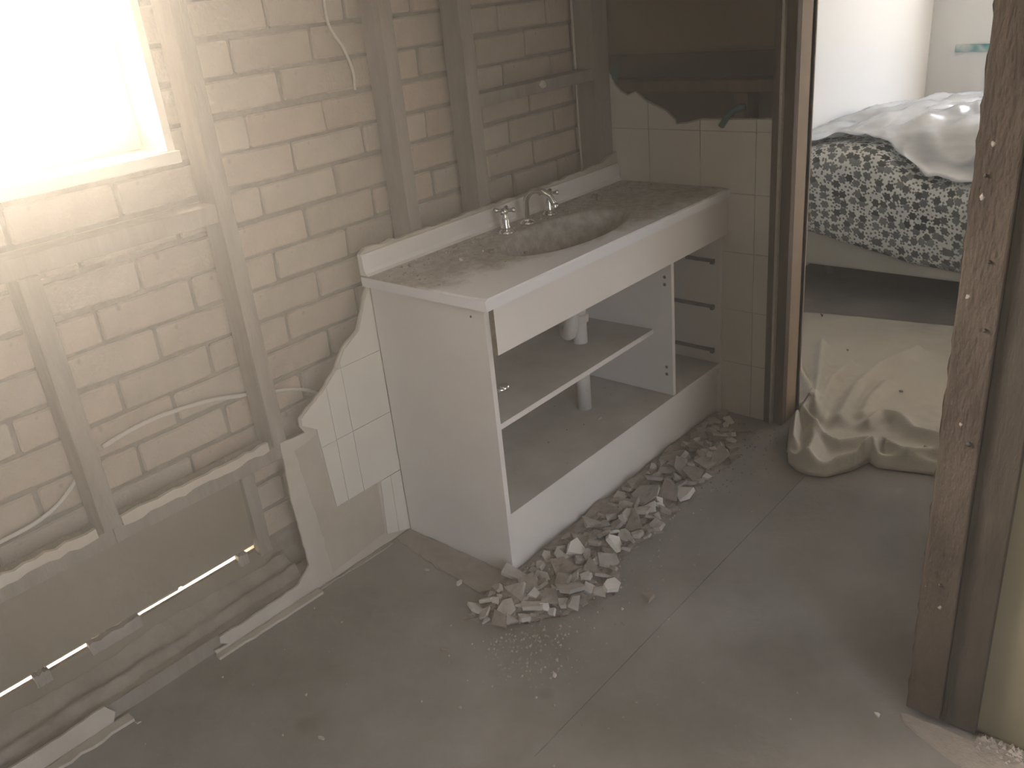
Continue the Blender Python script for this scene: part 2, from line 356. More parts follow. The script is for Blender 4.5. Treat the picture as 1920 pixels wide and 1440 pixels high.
# partition whose stripped end stands close to the camera on the right
PX = 0.110
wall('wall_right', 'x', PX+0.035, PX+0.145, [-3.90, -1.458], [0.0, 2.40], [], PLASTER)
wall('wall_side', 'y', -1.570, -1.458, [PX+0.146, EX+0.095], [0.0, 2.40], [], SHELLWALL)
jr = box('trim_3', PX, PX+0.034, -1.522, -1.456, 0.020, 2.40, JAMBWOOD, None, 0.003); tag(jr, kind='structure')
# ragged plaster edge along the jamb's inner arris
pts = jag([(PX+0.004, -1.4545, 0.02), (PX+0.004, -1.4545, 1.9)], 0.0022, 0.018, (1,))
prism('plaster_edge', pts + [Vector((PX+0.004, -1.4565, 1.9)), Vector((PX+0.004, -1.4565, 0.02))], (0.02, 0, 0), JAMBWOOD, jr)
box('rebate_board', PX+0.012, PX+0.034, -1.589, -1.5225, 0.012, 2.40, JAMBDARK, jr, 0.002)
for (y, z, r) in ((-1.497, 1.02, .0025), (-1.505, 0.90, .003), (-1.505, 0.68, .004), (-1.49, 0.36, .0025), (-1.475, 1.16, .0025)):
    lathe('nail_hole', [(r, 0), (r*1.3, 0.003), (r*0.6, 0.006)], (0, 0, 0), DARKMETAL, jr, 8).matrix_local = Matrix.Translation((PX+0.001, y, z)) @ Matrix.Rotation(-math.pi/2, 4, 'Y')
for (y, z, r) in ((-1.480, 1.21, .005), (-1.474, 1.125, .006), (-1.472, 0.955, .005), (-1.488, 0.715, .004), (-1.495, 0.305, .005)):
    bm = bmesh.new(); bmesh.ops.create_icosphere(bm, subdivisions=2, radius=r*0.7)
    for v in bm.verts: v.co = Vector((v.co.x*0.25, v.co.y*RND.uniform(.6, 1.3), v.co.z*RND.uniform(.8, 1.8)))
    o = fin('plaster_dab', bm, SCREED, jr, smooth=True, world=False); o.location = (PX, y, z)

# shell of the rest (bathroom's left end, space behind the camera, bedroom)
wall('wall_left', 'x', -3.4, -3.3, [-4.1, 0.12], [0.0, 2.40], [], SHELLWALL)
wall('wall_hall', 'y', -4.0, -3.9, [-3.4, 1.30], [0.0, 2.40], [(HX0, HX1, HZ0, HZ1)], SHELLWALL)
wall('wall_hall_end', 'x', EX+0.0, EX+0.09, [-3.9, -1.60], [0.0, 2.40], [], SHELLWALL)
wall('wall_bedroom_left', 'y', 0.0, 0.10, [EX+0.123, 4.6], [0.0, 2.40], [], BEDWALL)
wall('wall_bedroom_far', 'x', 4.6, 4.75, [-3.4, 0.12], [0.0, 2.40], [(BY0, BY1, BZ0, BZ1)], BEDWALL)
wall('wall_bedroom_right', 'y', -3.5, -3.4, [EX+0.113, 4.75], [0.0, 2.40], [], BEDWALL)

# ================================================================== torn tiled sheet left of the vanity
out = [(-0.001, 0, 0.89), (-0.002, 0, 0.80), (-0.025, 0, 0.767), (-0.065, 0, 0.688), (-0.125, 0, 0.655), (-0.157, 0, 0.612), (-0.219, 0, 0.565), (-0.269, 0, 0.540), (-0.300, 0, 0.521), (-0.302, 0, 0.498),
       (-0.291, 0, 0.475), (-0.370, 0, 0.479), (-0.373, 0, 0.362), (-0.374, 0, 0.271), (-0.367, 0, 0.090), (-0.413, 0, 0.052), (-0.572, 0, 0.046), (-0.665, 0, 0.048), (-0.668, 0, 0.030), (-0.648, 0, 0.014), (-0.688, 0, 0.018), (-0.684, 0, 0.001)]
prof = jag(out, 0.0022, 0.018, (0, 2))
sh = prism('wall_sheet', [(1.19, 0, 0.885)] + prof + [(1.19, 0, 0.001)], (0, 0.006, 0), CEMENT)
tag(sh, 'torn cement sheet with a few tiles left of the vanity', 'wall sheet')
poly = [(0.0, 0.80), (0.002, 0.797), (-0.023, 0.763), (-0.060, 0.686), (-0.120, 0.652), (-0.152, 0.610), (-0.214, 0.562), (-0.264, 0.537), (-0.295, 0.519), (-0.297, 0.500), (-0.255, 0.470), (-0.243, 0.216), (0.0, 0.216)]
def sheet_tile(P, th=0.005):
    if len(P) >= 3: prism('tile', [(x, -th, z) for x, z in P], (0, th-0.0005, 0), TILE, sh)
for (x0, x1) in ((-0.35, -0.2015), (-0.2000, -0.143), (-0.1415, 0.0)):
    for (z0, z1) in ((0.217, 0.411), (0.4125, 0.606), (0.6075, 0.80)):
        sheet_tile(clip_poly(poly, x0, x1, z0, z1))
sheet_tile([(-0.078, 0.215), (-0.088, 0.035), (-0.045, 0.020), (-0.040, 0.215)]); sheet_tile([(-0.0385, 0.215), (-0.0435, 0.02), (0, 0.004), (0, 0.215)])
# brown scar where tiles came off
prism('adhesive_patch', jag([(-0.335, -0.0006, 0.440), (-0.255, -0.0006, 0.455), (-0.245, -0.0006, 0.212), (-0.090, -0.0006, 0.212), (-0.092, -0.0006, 0.04), (-0.30, -0.0006, 0.02), (-0.31, -0.0006, 0.20)], 0.004, 0.03, (0, 2), True), (0, 0.0004, 0), CEMENT_BROWN, sh)
# remnant strip further left, and the scrap at the frame's left edge
tag(prism('sheet_remnant', jag([(-1.50, 0, 0.001), (-0.968, 0, 0.001), (-0.955, 0, 0.030), (-0.972, 0, 0.060), (-1.10, 0, 0.058), (-1.50, 0, 0.062)], 0.003, 0.025, (0, 2), True), (0, 0.006, 0), CEMENT), 'pale strip of broken sheet along the floor, bottom left corner', 'wall sheet')
for i, (x0, x1, y0, y1) in enumerate(((-0.69, -0.36, -0.030, -0.003), (-1.45, -0.93, -0.032, -0.003), (-0.355, -0.085, -0.016, -0.003))):
    P = jag([(x0, y0*0.7, 0.0), (x1, y0, 0.0), (x1, y1, 0.0), (x0, y1, 0.0)], 0.004, 0.025, (0, 1), True)
    for p in P: p.y = min(p.y, -0.0015)
    tag(prism('mortar_ridge', P, (0, 0, 0.008 if i < 2 else 0.004), SCREED if i == 2 else CEMENT), ('broken mortar ridge at the foot of the torn low strip', 'broken mortar ridge by the bottom left remnant strip', 'thin mortar line under the torn sheet')[i], 'mortar')
# mortar bed left on the floor beside the vanity's side panel
P = jag([(-0.004, -0.008, 0), (-0.060, -0.010, 0), (-0.090, -0.16, 0), (-0.112, -0.40, 0), (-0.075, -0.43, 0), (-0.004, -0.425, 0)], 0.005, 0.03, (0, 1), True)
for p in P: p.x = min(p.x, -0.002); p.y = min(p.y, -0.002)
tag(prism('mortar_bed', P, (0, 0, 0.006), SCREED), 'strip of old mortar bed on the floor beside the vanity side', 'mortar')

# ================================================================== VANITY CABINET
L_, D_, HP = 1.200, 0.431, 0.800
van = thing('vanity_cabinet', 'white open vanity cabinet without doors against the brick wall', 'cabinet', (0.6, -0.22, 0))
T = 0.016
box('side_panel', 0.0, T, -D_, -0.008, 0.0, HP, WHITE, van, 0.0008)
box('side_panel', L_-T-0.008, L_-0.008, -D_, -0.008, 0.0, HP, WHITE, van, 0.0008)
dv = box('divider_panel', 0.862, 0.878, -D_+0.002, -0.010, 0.200, HP-0.001, WHITE, van, 0.0008)
bx_ = box('bottom_panel', T+0.0005, L_-T-0.0085, -D_+0.001, -0.010, 0.182, 0.198, DUSTYWHITE, van, 0.0008)
box('edge_strip', T+0.0005, L_-T-0.0085, -D_-0.0006, -D_+0.0008, 0.182, 0.1985, WHITE, bx_)
box('kickboard', T+0.0005, L_-T-0.0085, -0.419, -0.404, 0.0, 0.1815, WHITE, van, 0.0008)
fa = box('fascia', T+0.002, L_-0.002, -0.4470, -0.4315, 0.672, 0.800, WHITE, van, 0.0008)
box('raw_end', T+0.0005, T+0.0025, -0.4468, -0.4317, 0.6725, 0.7995, CHIPBOARD, fa)
box('back_panel', T, L_-T-0.008, -0.0075, -0.004, 0.0, HP, DUSTYWHITE, van)
# slipped shelf, lower at its right end
sf = prism('shelf', [(T+0.001, -0.412, 0.462), (0.861, -0.356, 0.428), (0.861, -0.030, 0.424), (T+0.001, -0.030, 0.462)], (0, 0, -0.016), DUSTYWHITE, van)
prism('edge_strip', [(T+0.001, -0.4125, 0.4622), (0.861, -0.3565, 0.4282), (0.861, -0.3565, 0.412), (T+0.001, -0.4125, 0.446)], (0, 0.001, 0), WHITE, sf)
for (za, ya, yb) in ((0.580, -0.30, -0.405), (0.413, -0.22, -0.405), (0.247, -0.22, -0.405)):
    r = prism('drawer_runner', [(L_-T-0.0085, ya, za-0.004), (L_-T-0.0085, yb, za-0.005), (L_-T-0.0085, yb, za+0.005), (L_-T-0.0085, ya, za+0.007)], (-0.010, 0, 0), DARKMETAL, van)
    box('stop', L_-T-0.023, L_-T-0.0086, yb-0.006, yb+0.006, za-0.010, za+0.006, DARKMETAL, r)
for (y, z) in ((-0.404, 0.615), (-0.404, 0.590), (-0.405, 0.301), (-0.405, 0.275)):
    o = lathe('screw_hole', [(0.0055, 0), (0.0055, 0.0012), (0.003, 0.0016)], (0, 0, 0), DARKMETAL, dv, 12); o.matrix_local = Matrix.Translation((0.862, y, z)) @ Matrix.Rotation(-math.pi/2, 4, 'Y')
o = lathe('screw_cap', [(0.003, 0), (0.003, 0.0012), (0.0015, 0.0016)], (0, 0, 0), DARKMETAL, van, 10); o.matrix_parent_inverse = Matrix.Translation((-0.6, 0.22, 0)); o.matrix_basis = Matrix.Translation((0, -0.385, 0.772)) @ Matrix.Rotation(-math.pi/2, 4, 'Y')
# concealed hinge left on the inside of the left panel
hg = box('hinge', T, T+0.014, -0.418, -0.372, 0.556, 0.572, CHROME, van, 0.003)
tube('hinge_arm', [(T+0.010, -0.415, 0.564), (T+0.026, -0.430, 0.564), (T+0.036, -0.428, 0.562)], 0.006, CHROME, hg, 8)
lathe('hinge_cup', [(0.013, -0.005), (0.0145, 0), (0.013, 0.006), (0.008, 0.007)], (T+0.034, -0.424, 0.566), CHROME, hg, 16)

# ================================================================== VANITY TOP with moulded bowl
def bench_mat():
    m = bpy.data.materials.new('dusty_white_benchtop'); m.use_nodes = True; n = m.node_tree.nodes; L = m.node_tree.links
    p = n['Principled BSDF']; p.inputs['Roughness'].default_value = 0.6
    g = n.new('ShaderNodeNewGeometry'); sp = n.new('ShaderNodeSeparateXYZ'); L.new(g.outputs['Position'], sp.inputs[0])
    nz = n.new('ShaderNodeTexNoise'); nz.inputs['Scale'].default_value = 9; nz.inputs['Detail'].default_value = 8; nz.inputs['Roughness'].default_value = 0.7; L.new(g.outputs['Position'], nz.inputs['Vector'])
    # swept-clean zone near the front edge: distance from the front edge plus a little along x, broken up by noise
    a = n.new('ShaderNodeMath'); a.operation = 'MULTIPLY_ADD'; L.new(sp.outputs['X'], a.inputs[0]); a.inputs[1].default_value = 0.17; L.new(sp.outputs['Y'], a.inputs[2])
    b = n.new('ShaderNodeMath'); b.operation = 'MULTIPLY_ADD'; L.new(nz.outputs['Fac'], b.inputs[0]); b.inputs[1].default_value = 0.34; L.new(a.outputs[0], b.inputs[2])
    mr = n.new('ShaderNodeMapRange'); L.new(b.outputs[0], mr.inputs[0]); mr.inputs['From Min'].default_value = -0.15; mr.inputs['From Max'].default_value = -0.05
    up_ = n.new('ShaderNodeSeparateXYZ'); L.new(g.outputs['Normal'], up_.inputs[0])
    um = n.new('ShaderNodeMapRange'); L.new(up_.outputs['Z'], um.inputs[0]); um.inputs['From Min'].default_value = 0.05; um.inputs['From Max'].default_value = 0.2
    mm = n.new('ShaderNodeMath'); mm.operation = 'MULTIPLY'; L.new(mr.outputs[0], mm.inputs[0]); L.new(um.outputs[0], mm.inputs[1])
    n2 = n.new('ShaderNodeTexNoise'); n2.inputs['Scale'].default_value = 45; n2.inputs['Detail'].default_value = 6; L.new(g.outputs['Position'], n2.inputs['Vector'])
    rp = n.new('ShaderNodeValToRGB'); rp.color_ramp.elements[0].color = (0.32, 0.285, 0.245, 1); rp.color_ramp.elements[1].color = (0.50, 0.46, 0.41, 1); rp.color_ramp.elements[0].position = 0.35; rp.color_ramp.elements[1].position = 0.65
    L.new(n2.outputs['Fac'], rp.inputs[0])
    mx = n.new('ShaderNodeMix'); mx.data_type = 'RGBA'; L.new(mm.outputs[0], mx.inputs[0]); mx.inputs[6].default_value = (0.78, 0.76, 0.76, 1); L.new(rp.outputs[0], mx.inputs[7]); L.new(mx.outputs[2], p.inputs['Base Color'])
    bp = n.new('ShaderNodeBump'); bp.inputs['Strength'].default_value = 0.5; bp.inputs['Distance'].default_value = 0.006
    hm = n.new('ShaderNodeMath'); hm.operation = 'MULTIPLY'; L.new(n2.outputs['Fac'], hm.inputs[0]); L.new(mm.outputs[0], hm.inputs[1]); L.new(hm.outputs[0], bp.inputs['Height']); L.new(bp.outputs[0], p.inputs['Normal'])
    return m
BENCH = bench_mat()
top_t = thing('vanity_basin', 'dust-covered white vanity top with a moulded basin and low upstand', 'basin', (0.59, -0.23, 0.801))
X0, X1, Y0, Y1, ZB, ZT = -0.020, 1.188, -0.460, -0.0015, 0.8015, 0.832
CX, CY, RA, RB = 0.555, -0.262, 0.262, 0.128
bm = bmesh.new(); N = 72; rings = []
def rectpt(t, z, ins=0.0):
    c, s = math.cos(t), math.sin(t)
    tx = ((X1-ins-CX)/c if c > 1e-9 else (X0+ins-CX)/c if c < -1e-9 else 1e9); ty = ((Y1-ins-CY)/s if s > 1e-9 else (Y0+ins-CY)/s if s < -1e-9 else 1e9)
    k = min(abs(tx), abs(ty)); return (CX+c*k, CY+s*k, z)
corner = [math.atan2(y-CY, x-CX) for x in (X0, X1) for y in (Y0, Y1)]
ths = sorted([2*math.pi*k/N-math.pi for k in range(N)] + corner)
def ell(t, f, z, sag=0.0): return (CX+RA*f*math.cos(t), CY+RB*f*math.sin(t), z)
def param(t):                                     # direction t -> ellipse parameter
    return math.atan2(math.sin(t)/RB, math.cos(t)/RA)
spec_ = [lambda t: rectpt(t, ZB), lambda t: rectpt(t, ZT-0.004), lambda t: rectpt(t, ZT, 0.004)]
for f, z in ((1.06, ZT), (1.0, ZT-0.002), (0.965, ZT-0.014), (0.92, ZT-0.040), (0.84, ZT-0.075), (0.70, ZT-0.100), (0.45, ZT-0.116), (0.18, ZT-0.122), (0.07, ZT-0.124)):
    spec_.append(lambda t, f=f, z=z: ell(param(t), f, z))
for fn in spec_: rings.append([bm.verts.new(fn(t)) for t in ths])
for a, b in zip(rings, rings[1:]):
    for k in range(len(ths)): bm.faces.new((a[k], a[(k+1) % len(ths)], b[(k+1) % len(ths)], b[k]))
bm.faces.new(rings[-1])
# underside: bowl shell and slab bottom
un = [[bm.verts.new(ell(param(t), f, z)) for t in ths] for f, z in ((1.05, ZB), (0.97, ZT-0.06), (0.78, ZT-0.118), (0.2, ZT-0.138))]
seq = [rings[0]]+un
for a, b in zip(seq, seq[1:]):
    for k in range(len(ths)): bm.faces.new((a[k], b[k], b[(k+1) % len(ths)], a[(k+1) % len(ths)]))
bm.faces.new(un[-1])
bo = fin('benchtop', bm, BENCH, top_t)
for p in bo.data.polygons: p.use_smooth = len(p.vertices) == 4 and ((p.center.x-CX)/(RA*1.0))**2+((p.center.y-CY)/RB)**2 < 1.1
lathe('waste_ring', [(0.026, 0.0), (0.024, 0.003), (0.014, 0.002), (0.004, 0.0005)], (CX, CY, ZT-0.1235), CHROME, top_t, 20)
# upstand with torn sheet edge behind
up_pts = [(X0, -0.020, ZT), (X1, -0.020, ZT), (X1, -0.020, 0.892), (X0-0.004, -0.020, 0.890)]
bm = bmesh.new()
prof_u = [(-0.034, ZT+0.0005), (-0.026, ZT+0.006), (-0.021, ZT+0.016), (-0.019, 0.884), (-0.016, 0.890), (-0.0015, 0.890), (-0.0015, ZT+0.0005)]
a = [bm.verts.new((X0, y, z)) for y, z in prof_u]; b = [bm.verts.new((X1, y, z)) for y, z in prof_u]
for i in range(len(a)): bm.faces.new((a[i], a[(i+1) % len(a)], b[(i+1) % len(a)], b[i]))
bm.faces.new(a[::-1]); bm.faces.new(b); fin('upstand', bm, WHITE, top_t)
# ragged plaster crust that still clings above the upstand
P = [(x, -0.0125, 0.8905) for x in (-0.02, 1.15)]
crest = jag([(1.19, -0.012, 0.93), (1.08, -0.012, 0.908), (0.70, -0.012, 0.897), (0.5, -0.012, 0.900), (0.30, -0.012, 0.898), (0.0, -0.012, 0.902), (-0.018, -0.012, 0.8915)], 0.0035, 0.02, (2,))
for p in crest: p.z = max(p.z, 0.892)
cr = prism('plaster_crust', [(-0.018, -0.012, 0.8905), (1.188, -0.012, 0.8905)] + crest[0:], (0, 0.012, 0), CEMENT); tag(cr, 'ragged crust of plaster on top of the vanity upstand', 'plaster')

# taps and spout
def pillar_tap(x, y, label):
    t = thing('pillar_tap', label, 'tap', (x, y, ZT), 'chrome pillar taps')
    lathe('flange', [(0.024, 0.0005), (0.024, 0.004), (0.018, 0.009), (0.012, 0.011)], (x, y, ZT), CHROME, t)
    lathe('body', [(0.013, 0.010), (0.016, 0.014), (0.015, 0.020), (0.0125, 0.026), (0.0125, 0.040), (0.009, 0.046), (0.007, 0.052), (0.007, 0.060)], (x, y, ZT), CHROME, t)
    h = lathe('handle', [(0.007, 0.058), (0.011, 0.061), (0.012, 0.068), (0.009, 0.074), (0.004, 0.076)], (x, y, ZT), CHROME, t)
    for k in range(4):
        an = k*math.pi/2+0.5; d = Vector((math.cos(an), math.sin(an), 0.08))
        c = Vector((x, y, ZT+0.067)); tube('spoke', [c+d*0.006, c+d*0.014, c+d*0.022, c+d*0.026, c+d*0.031, c+d*0.034], [0.0045, 0.0042, 0.0050, 0.0078, 0.0072, 0.003], CHROME, h, 10)
pillar_tap(0.468, -0.103, 'chrome cross-head tap on the left of the spout, nearer the camera')
pillar_tap(0.694, -0.090, 'chrome cross-head tap on the right of the spout, further along')
sp_ = thing('basin_spout', 'curved chrome swan-neck spout between the two taps', 'spout', (0.580, -0.092, ZT))
lathe('flange', [(0.024, 0.0005), (0.024, 0.004), (0.017, 0.009), (0.011, 0.012)], (0.580, -0.092, ZT), CHROME, sp_)
tube('neck', spline([(0.580, -0.092, ZT+0.010), (0.580, -0.092, ZT+0.045), (0.581, -0.096, ZT+0.078), (0.583, -0.118, ZT+0.100), (0.586, -0.150, ZT+0.104), (0.589, -0.180, ZT+0.090), (0.591, -0.195, ZT+0.066)], 5), 0.0095, CHROME, sp_, 14)
lathe('nozzle', [(0.0095, -0.004), (0.0115, 0.0), (0.0115, 0.010), (0.0095, 0.014)], (0.5912, -0.1965, ZT+0.054), CHROME, sp_, 16)

# waste pipes under the basin
wp = thing('waste_pipe', 'white plastic waste pipe with collar passing through the shelf', 'pipe', (0.650, -0.215, 0.199))
tube('pipe', [(0.640, -0.222, 0.199), (0.645, -0.218, 0.42), (0.650, -0.214, 0.66), (0.650, -0.214, 0.70)], 0.0235, PVC, wp, 20)
lathe('collar', [(0.0245, 0), (0.031, 0.002), (0.032, 0.020), (0.030, 0.026), (0.0245, 0.028)], (0.648, -0.215, 0.505), PVC, wp, 24)
tr = thing('trap_bend', 'white plastic trap bend hanging beside the waste pipe', 'pipe', (0.585, -0.20, 0.47))
tube('bend', spline([(0.555, -0.262, 0.70), (0.556, -0.262, 0.60), (0.560, -0.250, 0.52), (0.575, -0.225, 0.492), (0.600, -0.20, 0.50), (0.608, -0.190, 0.56), (0.605, -0.190, 0.64)], 6), 0.023, PVC, tr, 18)
lathe('nut', [(0.024, 0), (0.031, 0.002), (0.031, 0.022), (0.024, 0.024)], (0.5555, -0.262, 0.600), PVC, tr, 20)

# ================================================================== RUBBLE
def inside(x, y):
    if not (-0.21 < x < 1.17 and y < -0.436): return -1
    xs = [-0.21, -0.12, 0.02, 0.12, 0.22, 0.36, 0.54, 0.75, 0.95, 1.10, 1.17]; lo = [-0.50, -0.60, -0.675, -0.69, -0.62, -0.64, -0.66, -0.62, -0.63, -0.56, -0.48]
    for i in range(len(xs)-1):
        if xs[i] <= x <= xs[i+1]:
            b_ = lo[i]+(lo[i+1]-lo[i])*(x-xs[i])/(xs[i+1]-xs[i]); break
    b_ += 0.035*noise.noise(Vector((x*11, 0.5, 0)))
    if y < b_: return -1
    return min(1.0, (y-b_)/0.08)
def hgt(x, y):
    k = inside(x, y)
    if k < 0: return 0.0
    e = min(1, max(0, (x+0.21)/0.10), max(0, (1.17-x)/0.06))
    return max(0.0, 0.026*(k**0.8)*e*(0.7+0.5*noise.noise(Vector((x*9, y*9, 3.0)))))
nx, ny = 120, 26; bm = bmesh.new(); V = [[None]*(ny+1) for _ in range(nx+1)]
for i in range(nx+1):
    for j in range(ny+1):
        x = -0.24+1.40*i/nx; y = -0.4325-0.29*j/ny; h = hgt(x, min(y, -0.437))
        if h > 0: h += 0.006*noise.noise(Vector((x*60, y*60, 0)))+0.004*noise.noise(Vector((x*140, y*140, 5)))
        if h <= 0.001 and y > -0.44 and False: h = 0
        V[i][j] = bm.verts.new((x, y, max(h, -0.003 if h <= 0.0005 else 0.0006)))
for i in range(nx):
    for j in range(ny):
        q = (V[i][j], V[i+1][j], V[i+1][j+1], V[i][j+1])
        if max(v.co.z for v in q) > 0: bm.faces.new(q)
for v in [v for v in bm.verts if not v.link_faces]: bm.verts.remove(v)
tag(fin('rubble_dust', bm, SHARD[2]), 'brown dust and grit heaped under the broken shards', 'rubble', kind='stuff')

def shard_mesh(size, thick, m, rnd, asp=None):
    n = rnd.choice((3, 4, 4, 5, 5, 6)); a0 = rnd.random()*6.28; asp = asp or rnd.uniform(0.55, 1.0); bm = bmesh.new()
    P = []
    for k in range(n):
        t = a0+2*math.pi*(k+rnd.uniform(-.28, .28))/n; r = size*rnd.uniform(0.72, 1.08); P.append(Vector((r*math.cos(t), r*asp*math.sin(t), 0)))
    a = [bm.verts.new(p*rnd.uniform(.9, 1.02)) for p in P]; b = [bm.verts.new(p+Vector((rnd.uniform(-.1, .1)*size, rnd.uniform(-.1, .1)*size, thick*rnd.uniform(.75, 1.2)))) for p in P]
    bm.faces.new(a[::-1]); bm.faces.new(b)
    for k in range(n): bm.faces.new((a[k], a[(k+1) % n], b[(k+1) % n], b[k]))
    bmesh.ops.bevel(bm, geom=bm.edges[:], offset=min(0.0008, thick*.1), segments=1, affect='EDGES')
    bmesh.ops.recalc_face_normals(bm, faces=bm.faces)
    me = bpy.data.meshes.new('shard'); bm.to_mesh(me); bm.free(); me.materials.append(m); return me
RS = random.Random(21)
def settle(o, x, y, extra=0.0):
    """rest the shard on the heap: lowest corner just below the local heap height"""
    zs = [];  mw = o.rotation_euler.to_matrix()
    lift = -1e9
    for v in o.data.vertices:
        p = mw @ v.co; lift = max(lift, hgt(x+p.x, y+p.y)*0.55 - p.z)
    lowest = min((mw @ v.co).z for v in o.data.vertices)
    z = max(-lowest+0.0008, min(lift, hgt(x, y)-lowest*0.45)) + extra
    o.location = (x, y, z)
KM = [shard_mesh(RS.uniform(.018, .040), RS.uniform(.007, .016), SHARD[RS.choice((0, 0, 0, 1, 1, 2, 3))], RS) for _ in range(30)]
KL = [shard_mesh(RS.uniform(.040, .060), RS.uniform(.008, .012), SHARD[RS.choice((0, 0, 1, 2))], RS) for _ in range(10)]
big = [(-0.020, -0.500, 0.062, 0, 'largest flat grey slab at the front corner of the vanity', (0.05, 0.03, 0.4)),
       (0.085, -0.545, 0.056, 2, 'dull brown slab just right of the largest grey slab', (0.05, -0.06, 1.2)),
       (0.105, -0.690, 0.036, 3, 'bright glazed piece at the near rim of the rubble', (0.25, 0.1, 0.2)),
       (-0.135, -0.520, 0.040, 1, 'leftmost pale shard of the rubble heap', (0.1, -0.2, 0.3)),
       (-0.085, -0.575, 0.038, 1, 'pointed pale shard at the near left of the rubble', (0.15, 0.05, 2.0)),
       (0.800, -0.585, 0.050, 0, 'rounded grey lump near the far end of the rubble', (0.1, 0.05, 0.1)),
       (0.430, -0.570, 0.052, 1, 'long pale plaster piece in the middle of the heap', (0.3, 0.1, 1.9)),
       (1.070, -0.470, 0.040, 1, 'pale flat shard against the kickboard at the far end', (0.1, 0.2, 0.1)),
       (0.120, -0.800, 0.026, 2, 'dark chip lying apart on the floor right of the rubble', (0.1, 0.1, 0.5))]
placed = []
for (x, y, s, mi, lb, rot) in big:
    o = link('rubble_shard', shard_mesh(s, 0.012, SHARD[mi], RS, 0.72)); o.rotation_euler = rot; settle(o, x, y, 0.004); placed.append((x, y, s))
    tag(o, lb, 'rubble', 'distinct rubble shards')
cnt = 0; tries = 0
while cnt < 165 and tries < 6000:
    tries += 1; x = RS.uniform(-.20, 1.16); y = RS.uniform(-.71, -.445); k = inside(x, y)
    if k < 0: continue
    me = RS.choice(KL) if RS.random() < 0.25 else RS.choice(KM); s = max(me.vertices[i].co.length for i in range(len(me.vertices)))
    if y+s*0.9 > -0.436 and x > -0.02: continue
    if any((x-a)**2+(y-b)**2 < ((s+c)*0.50)**2 for a, b, c in placed): continue
    o = link('rubble_shard', me); o.rotation_euler = (RS.gauss(0, .34), RS.gauss(0, .34), RS.uniform(0, 6.28)); settle(o, x, y, 0.0025); placed.append((x, y, s))
    colour = {'shard_mortar': 'grey', 'shard_plaster': 'pale', 'shard_brown': 'brown', 'shard_glazed': 'white'}[me.materials[0].name]
    zone = 'at the near front corner' if x < 0.22 else 'in the middle' if x < 0.68 else 'at the far end'; sz = 'large' if me in KL else 'small'
    tag(o, '%s %s broken shard %s of the rubble heap' % (sz, colour, zone), 'rubble', '%s %s shards %s of the heap' % (sz, colour, zone)); cnt += 1
# loose chips out on the floor, each where the photo shows one
loose = [(-0.328, -0.480, .014, 2, 'small dark chip alone on the floor left of the rubble'), (-0.120, -0.201, .010, 1, 'pale crumb on the floor beside the mortar bed'), (-0.110, -0.325, .014, 3, 'white chip on the floor beside the vanity side panel'),
         (-0.930, -0.045, .010, 1, 'pale crumb by the bottom left remnant strip'), (0.070, -1.412, .010, 3, 'white crumb on the floor near the stripped jamb'), (-0.238, -0.764, .010, 3, 'white crumb on the floor nearest the camera below the rubble'),
         (-0.696, -0.450, .010, 1, 'pale flake on the open floor at the bottom of the photo'), (0.052, -0.76, .008, 3, 'tiny white crumb below the bright glazed piece')]
for (x, y, s, mi, lb) in loose:
    o = link('floor_chip', shard_mesh(s, s*0.5, SHARD[mi], RS, 0.6)); o.rotation_euler = (0, 0, RS.uniform(0, 6)); o.location = (x, y, 0.0004); tag(o, lb, 'rubble', 'loose chips on the floor')
def crumbs(name, label, pts, mats, smin, smax, seed):
    r = random.Random(seed); bm = bmesh.new()
    for (x, y, z) in pts:
        s = r.uniform(smin, smax); c = Vector((x, y, z)); m0 = r.randrange(len(mats))
        vs_ = [bm.verts.new(c+Vector((s*r.uniform(.6, 1.2)*dx, s*r.uniform(.6, 1.2)*dy, s*(0.0 if dz < 0 else r.uniform(.6, 1.1))))) for dx, dy, dz in ((1, 0, -1), (-.5, .87, -1), (-.5, -.87, -1), (.2, .1, 1))]
        for f in ((0, 2, 1), (0, 1, 3), (1, 2, 3), (2, 0, 3)):
            ff = bm.faces.new([vs_[i] for i in f]); ff.material_index = m0
    me = bpy.data.meshes.new(name); bmesh.ops.recalc_face_normals(bm, faces=bm.faces); bm.to_mesh(me); bm.free()
    for m_ in mats: me.materials.append(m_)
    return tag(link(name, me), label, 'rubble', kind='stuff')
r = random.Random(5); P = []
for _ in range(700):
    x, y = r.uniform(-.28, 1.15), r.gauss(-.62, .085)
    if y > -0.425 or y < -0.86: continue
    P.append((x, y, max(0, hgt(x, y)-0.001)))
for _ in range(260):
    x, y = r.gauss(-.20, .07), r.gauss(-.66, .06)
    if y > -.45: continue
    P.append((x, y, max(0, hgt(x, y)-0.001)))
for _ in range(120): P.append((r.uniform(-1.2, .1), r.uniform(-1.3, -.06), 0.0))
crumbs('plaster_crumbs', 'fine plaster crumbs strewn around the rubble on the floor', P, [SHARD[0], SHARD[1], SHARD[2], SHARD[2]], .0015, .0055, 3)
P = []
for _ in range(420):
    x, y = r.uniform(0, 1.16), -0.045-abs(r.gauss(0, .09))
    if y < -0.43 or ((x-CX)/(RA*1.06))**2+((y-CY)/(RB*1.06))**2 < 1.02: continue
    P.append((x, y, ZT-0.0002))
crumbs('benchtop_grit', 'brown grit and plaster crumbs lying on the vanity top', P, [SHARD[2], SHARD[0], SHARD[2], SHARD[1]], .0018, .0065, 4)
P = [(r.uniform(.1, .82), r.uniform(-.40, -.05), 0.1982) for _ in range(22)]
crumbs('cabinet_grit', 'few crumbs on the bottom panel inside the vanity', P, [SHARD[2], SHARD[1]], .002, .005, 6)
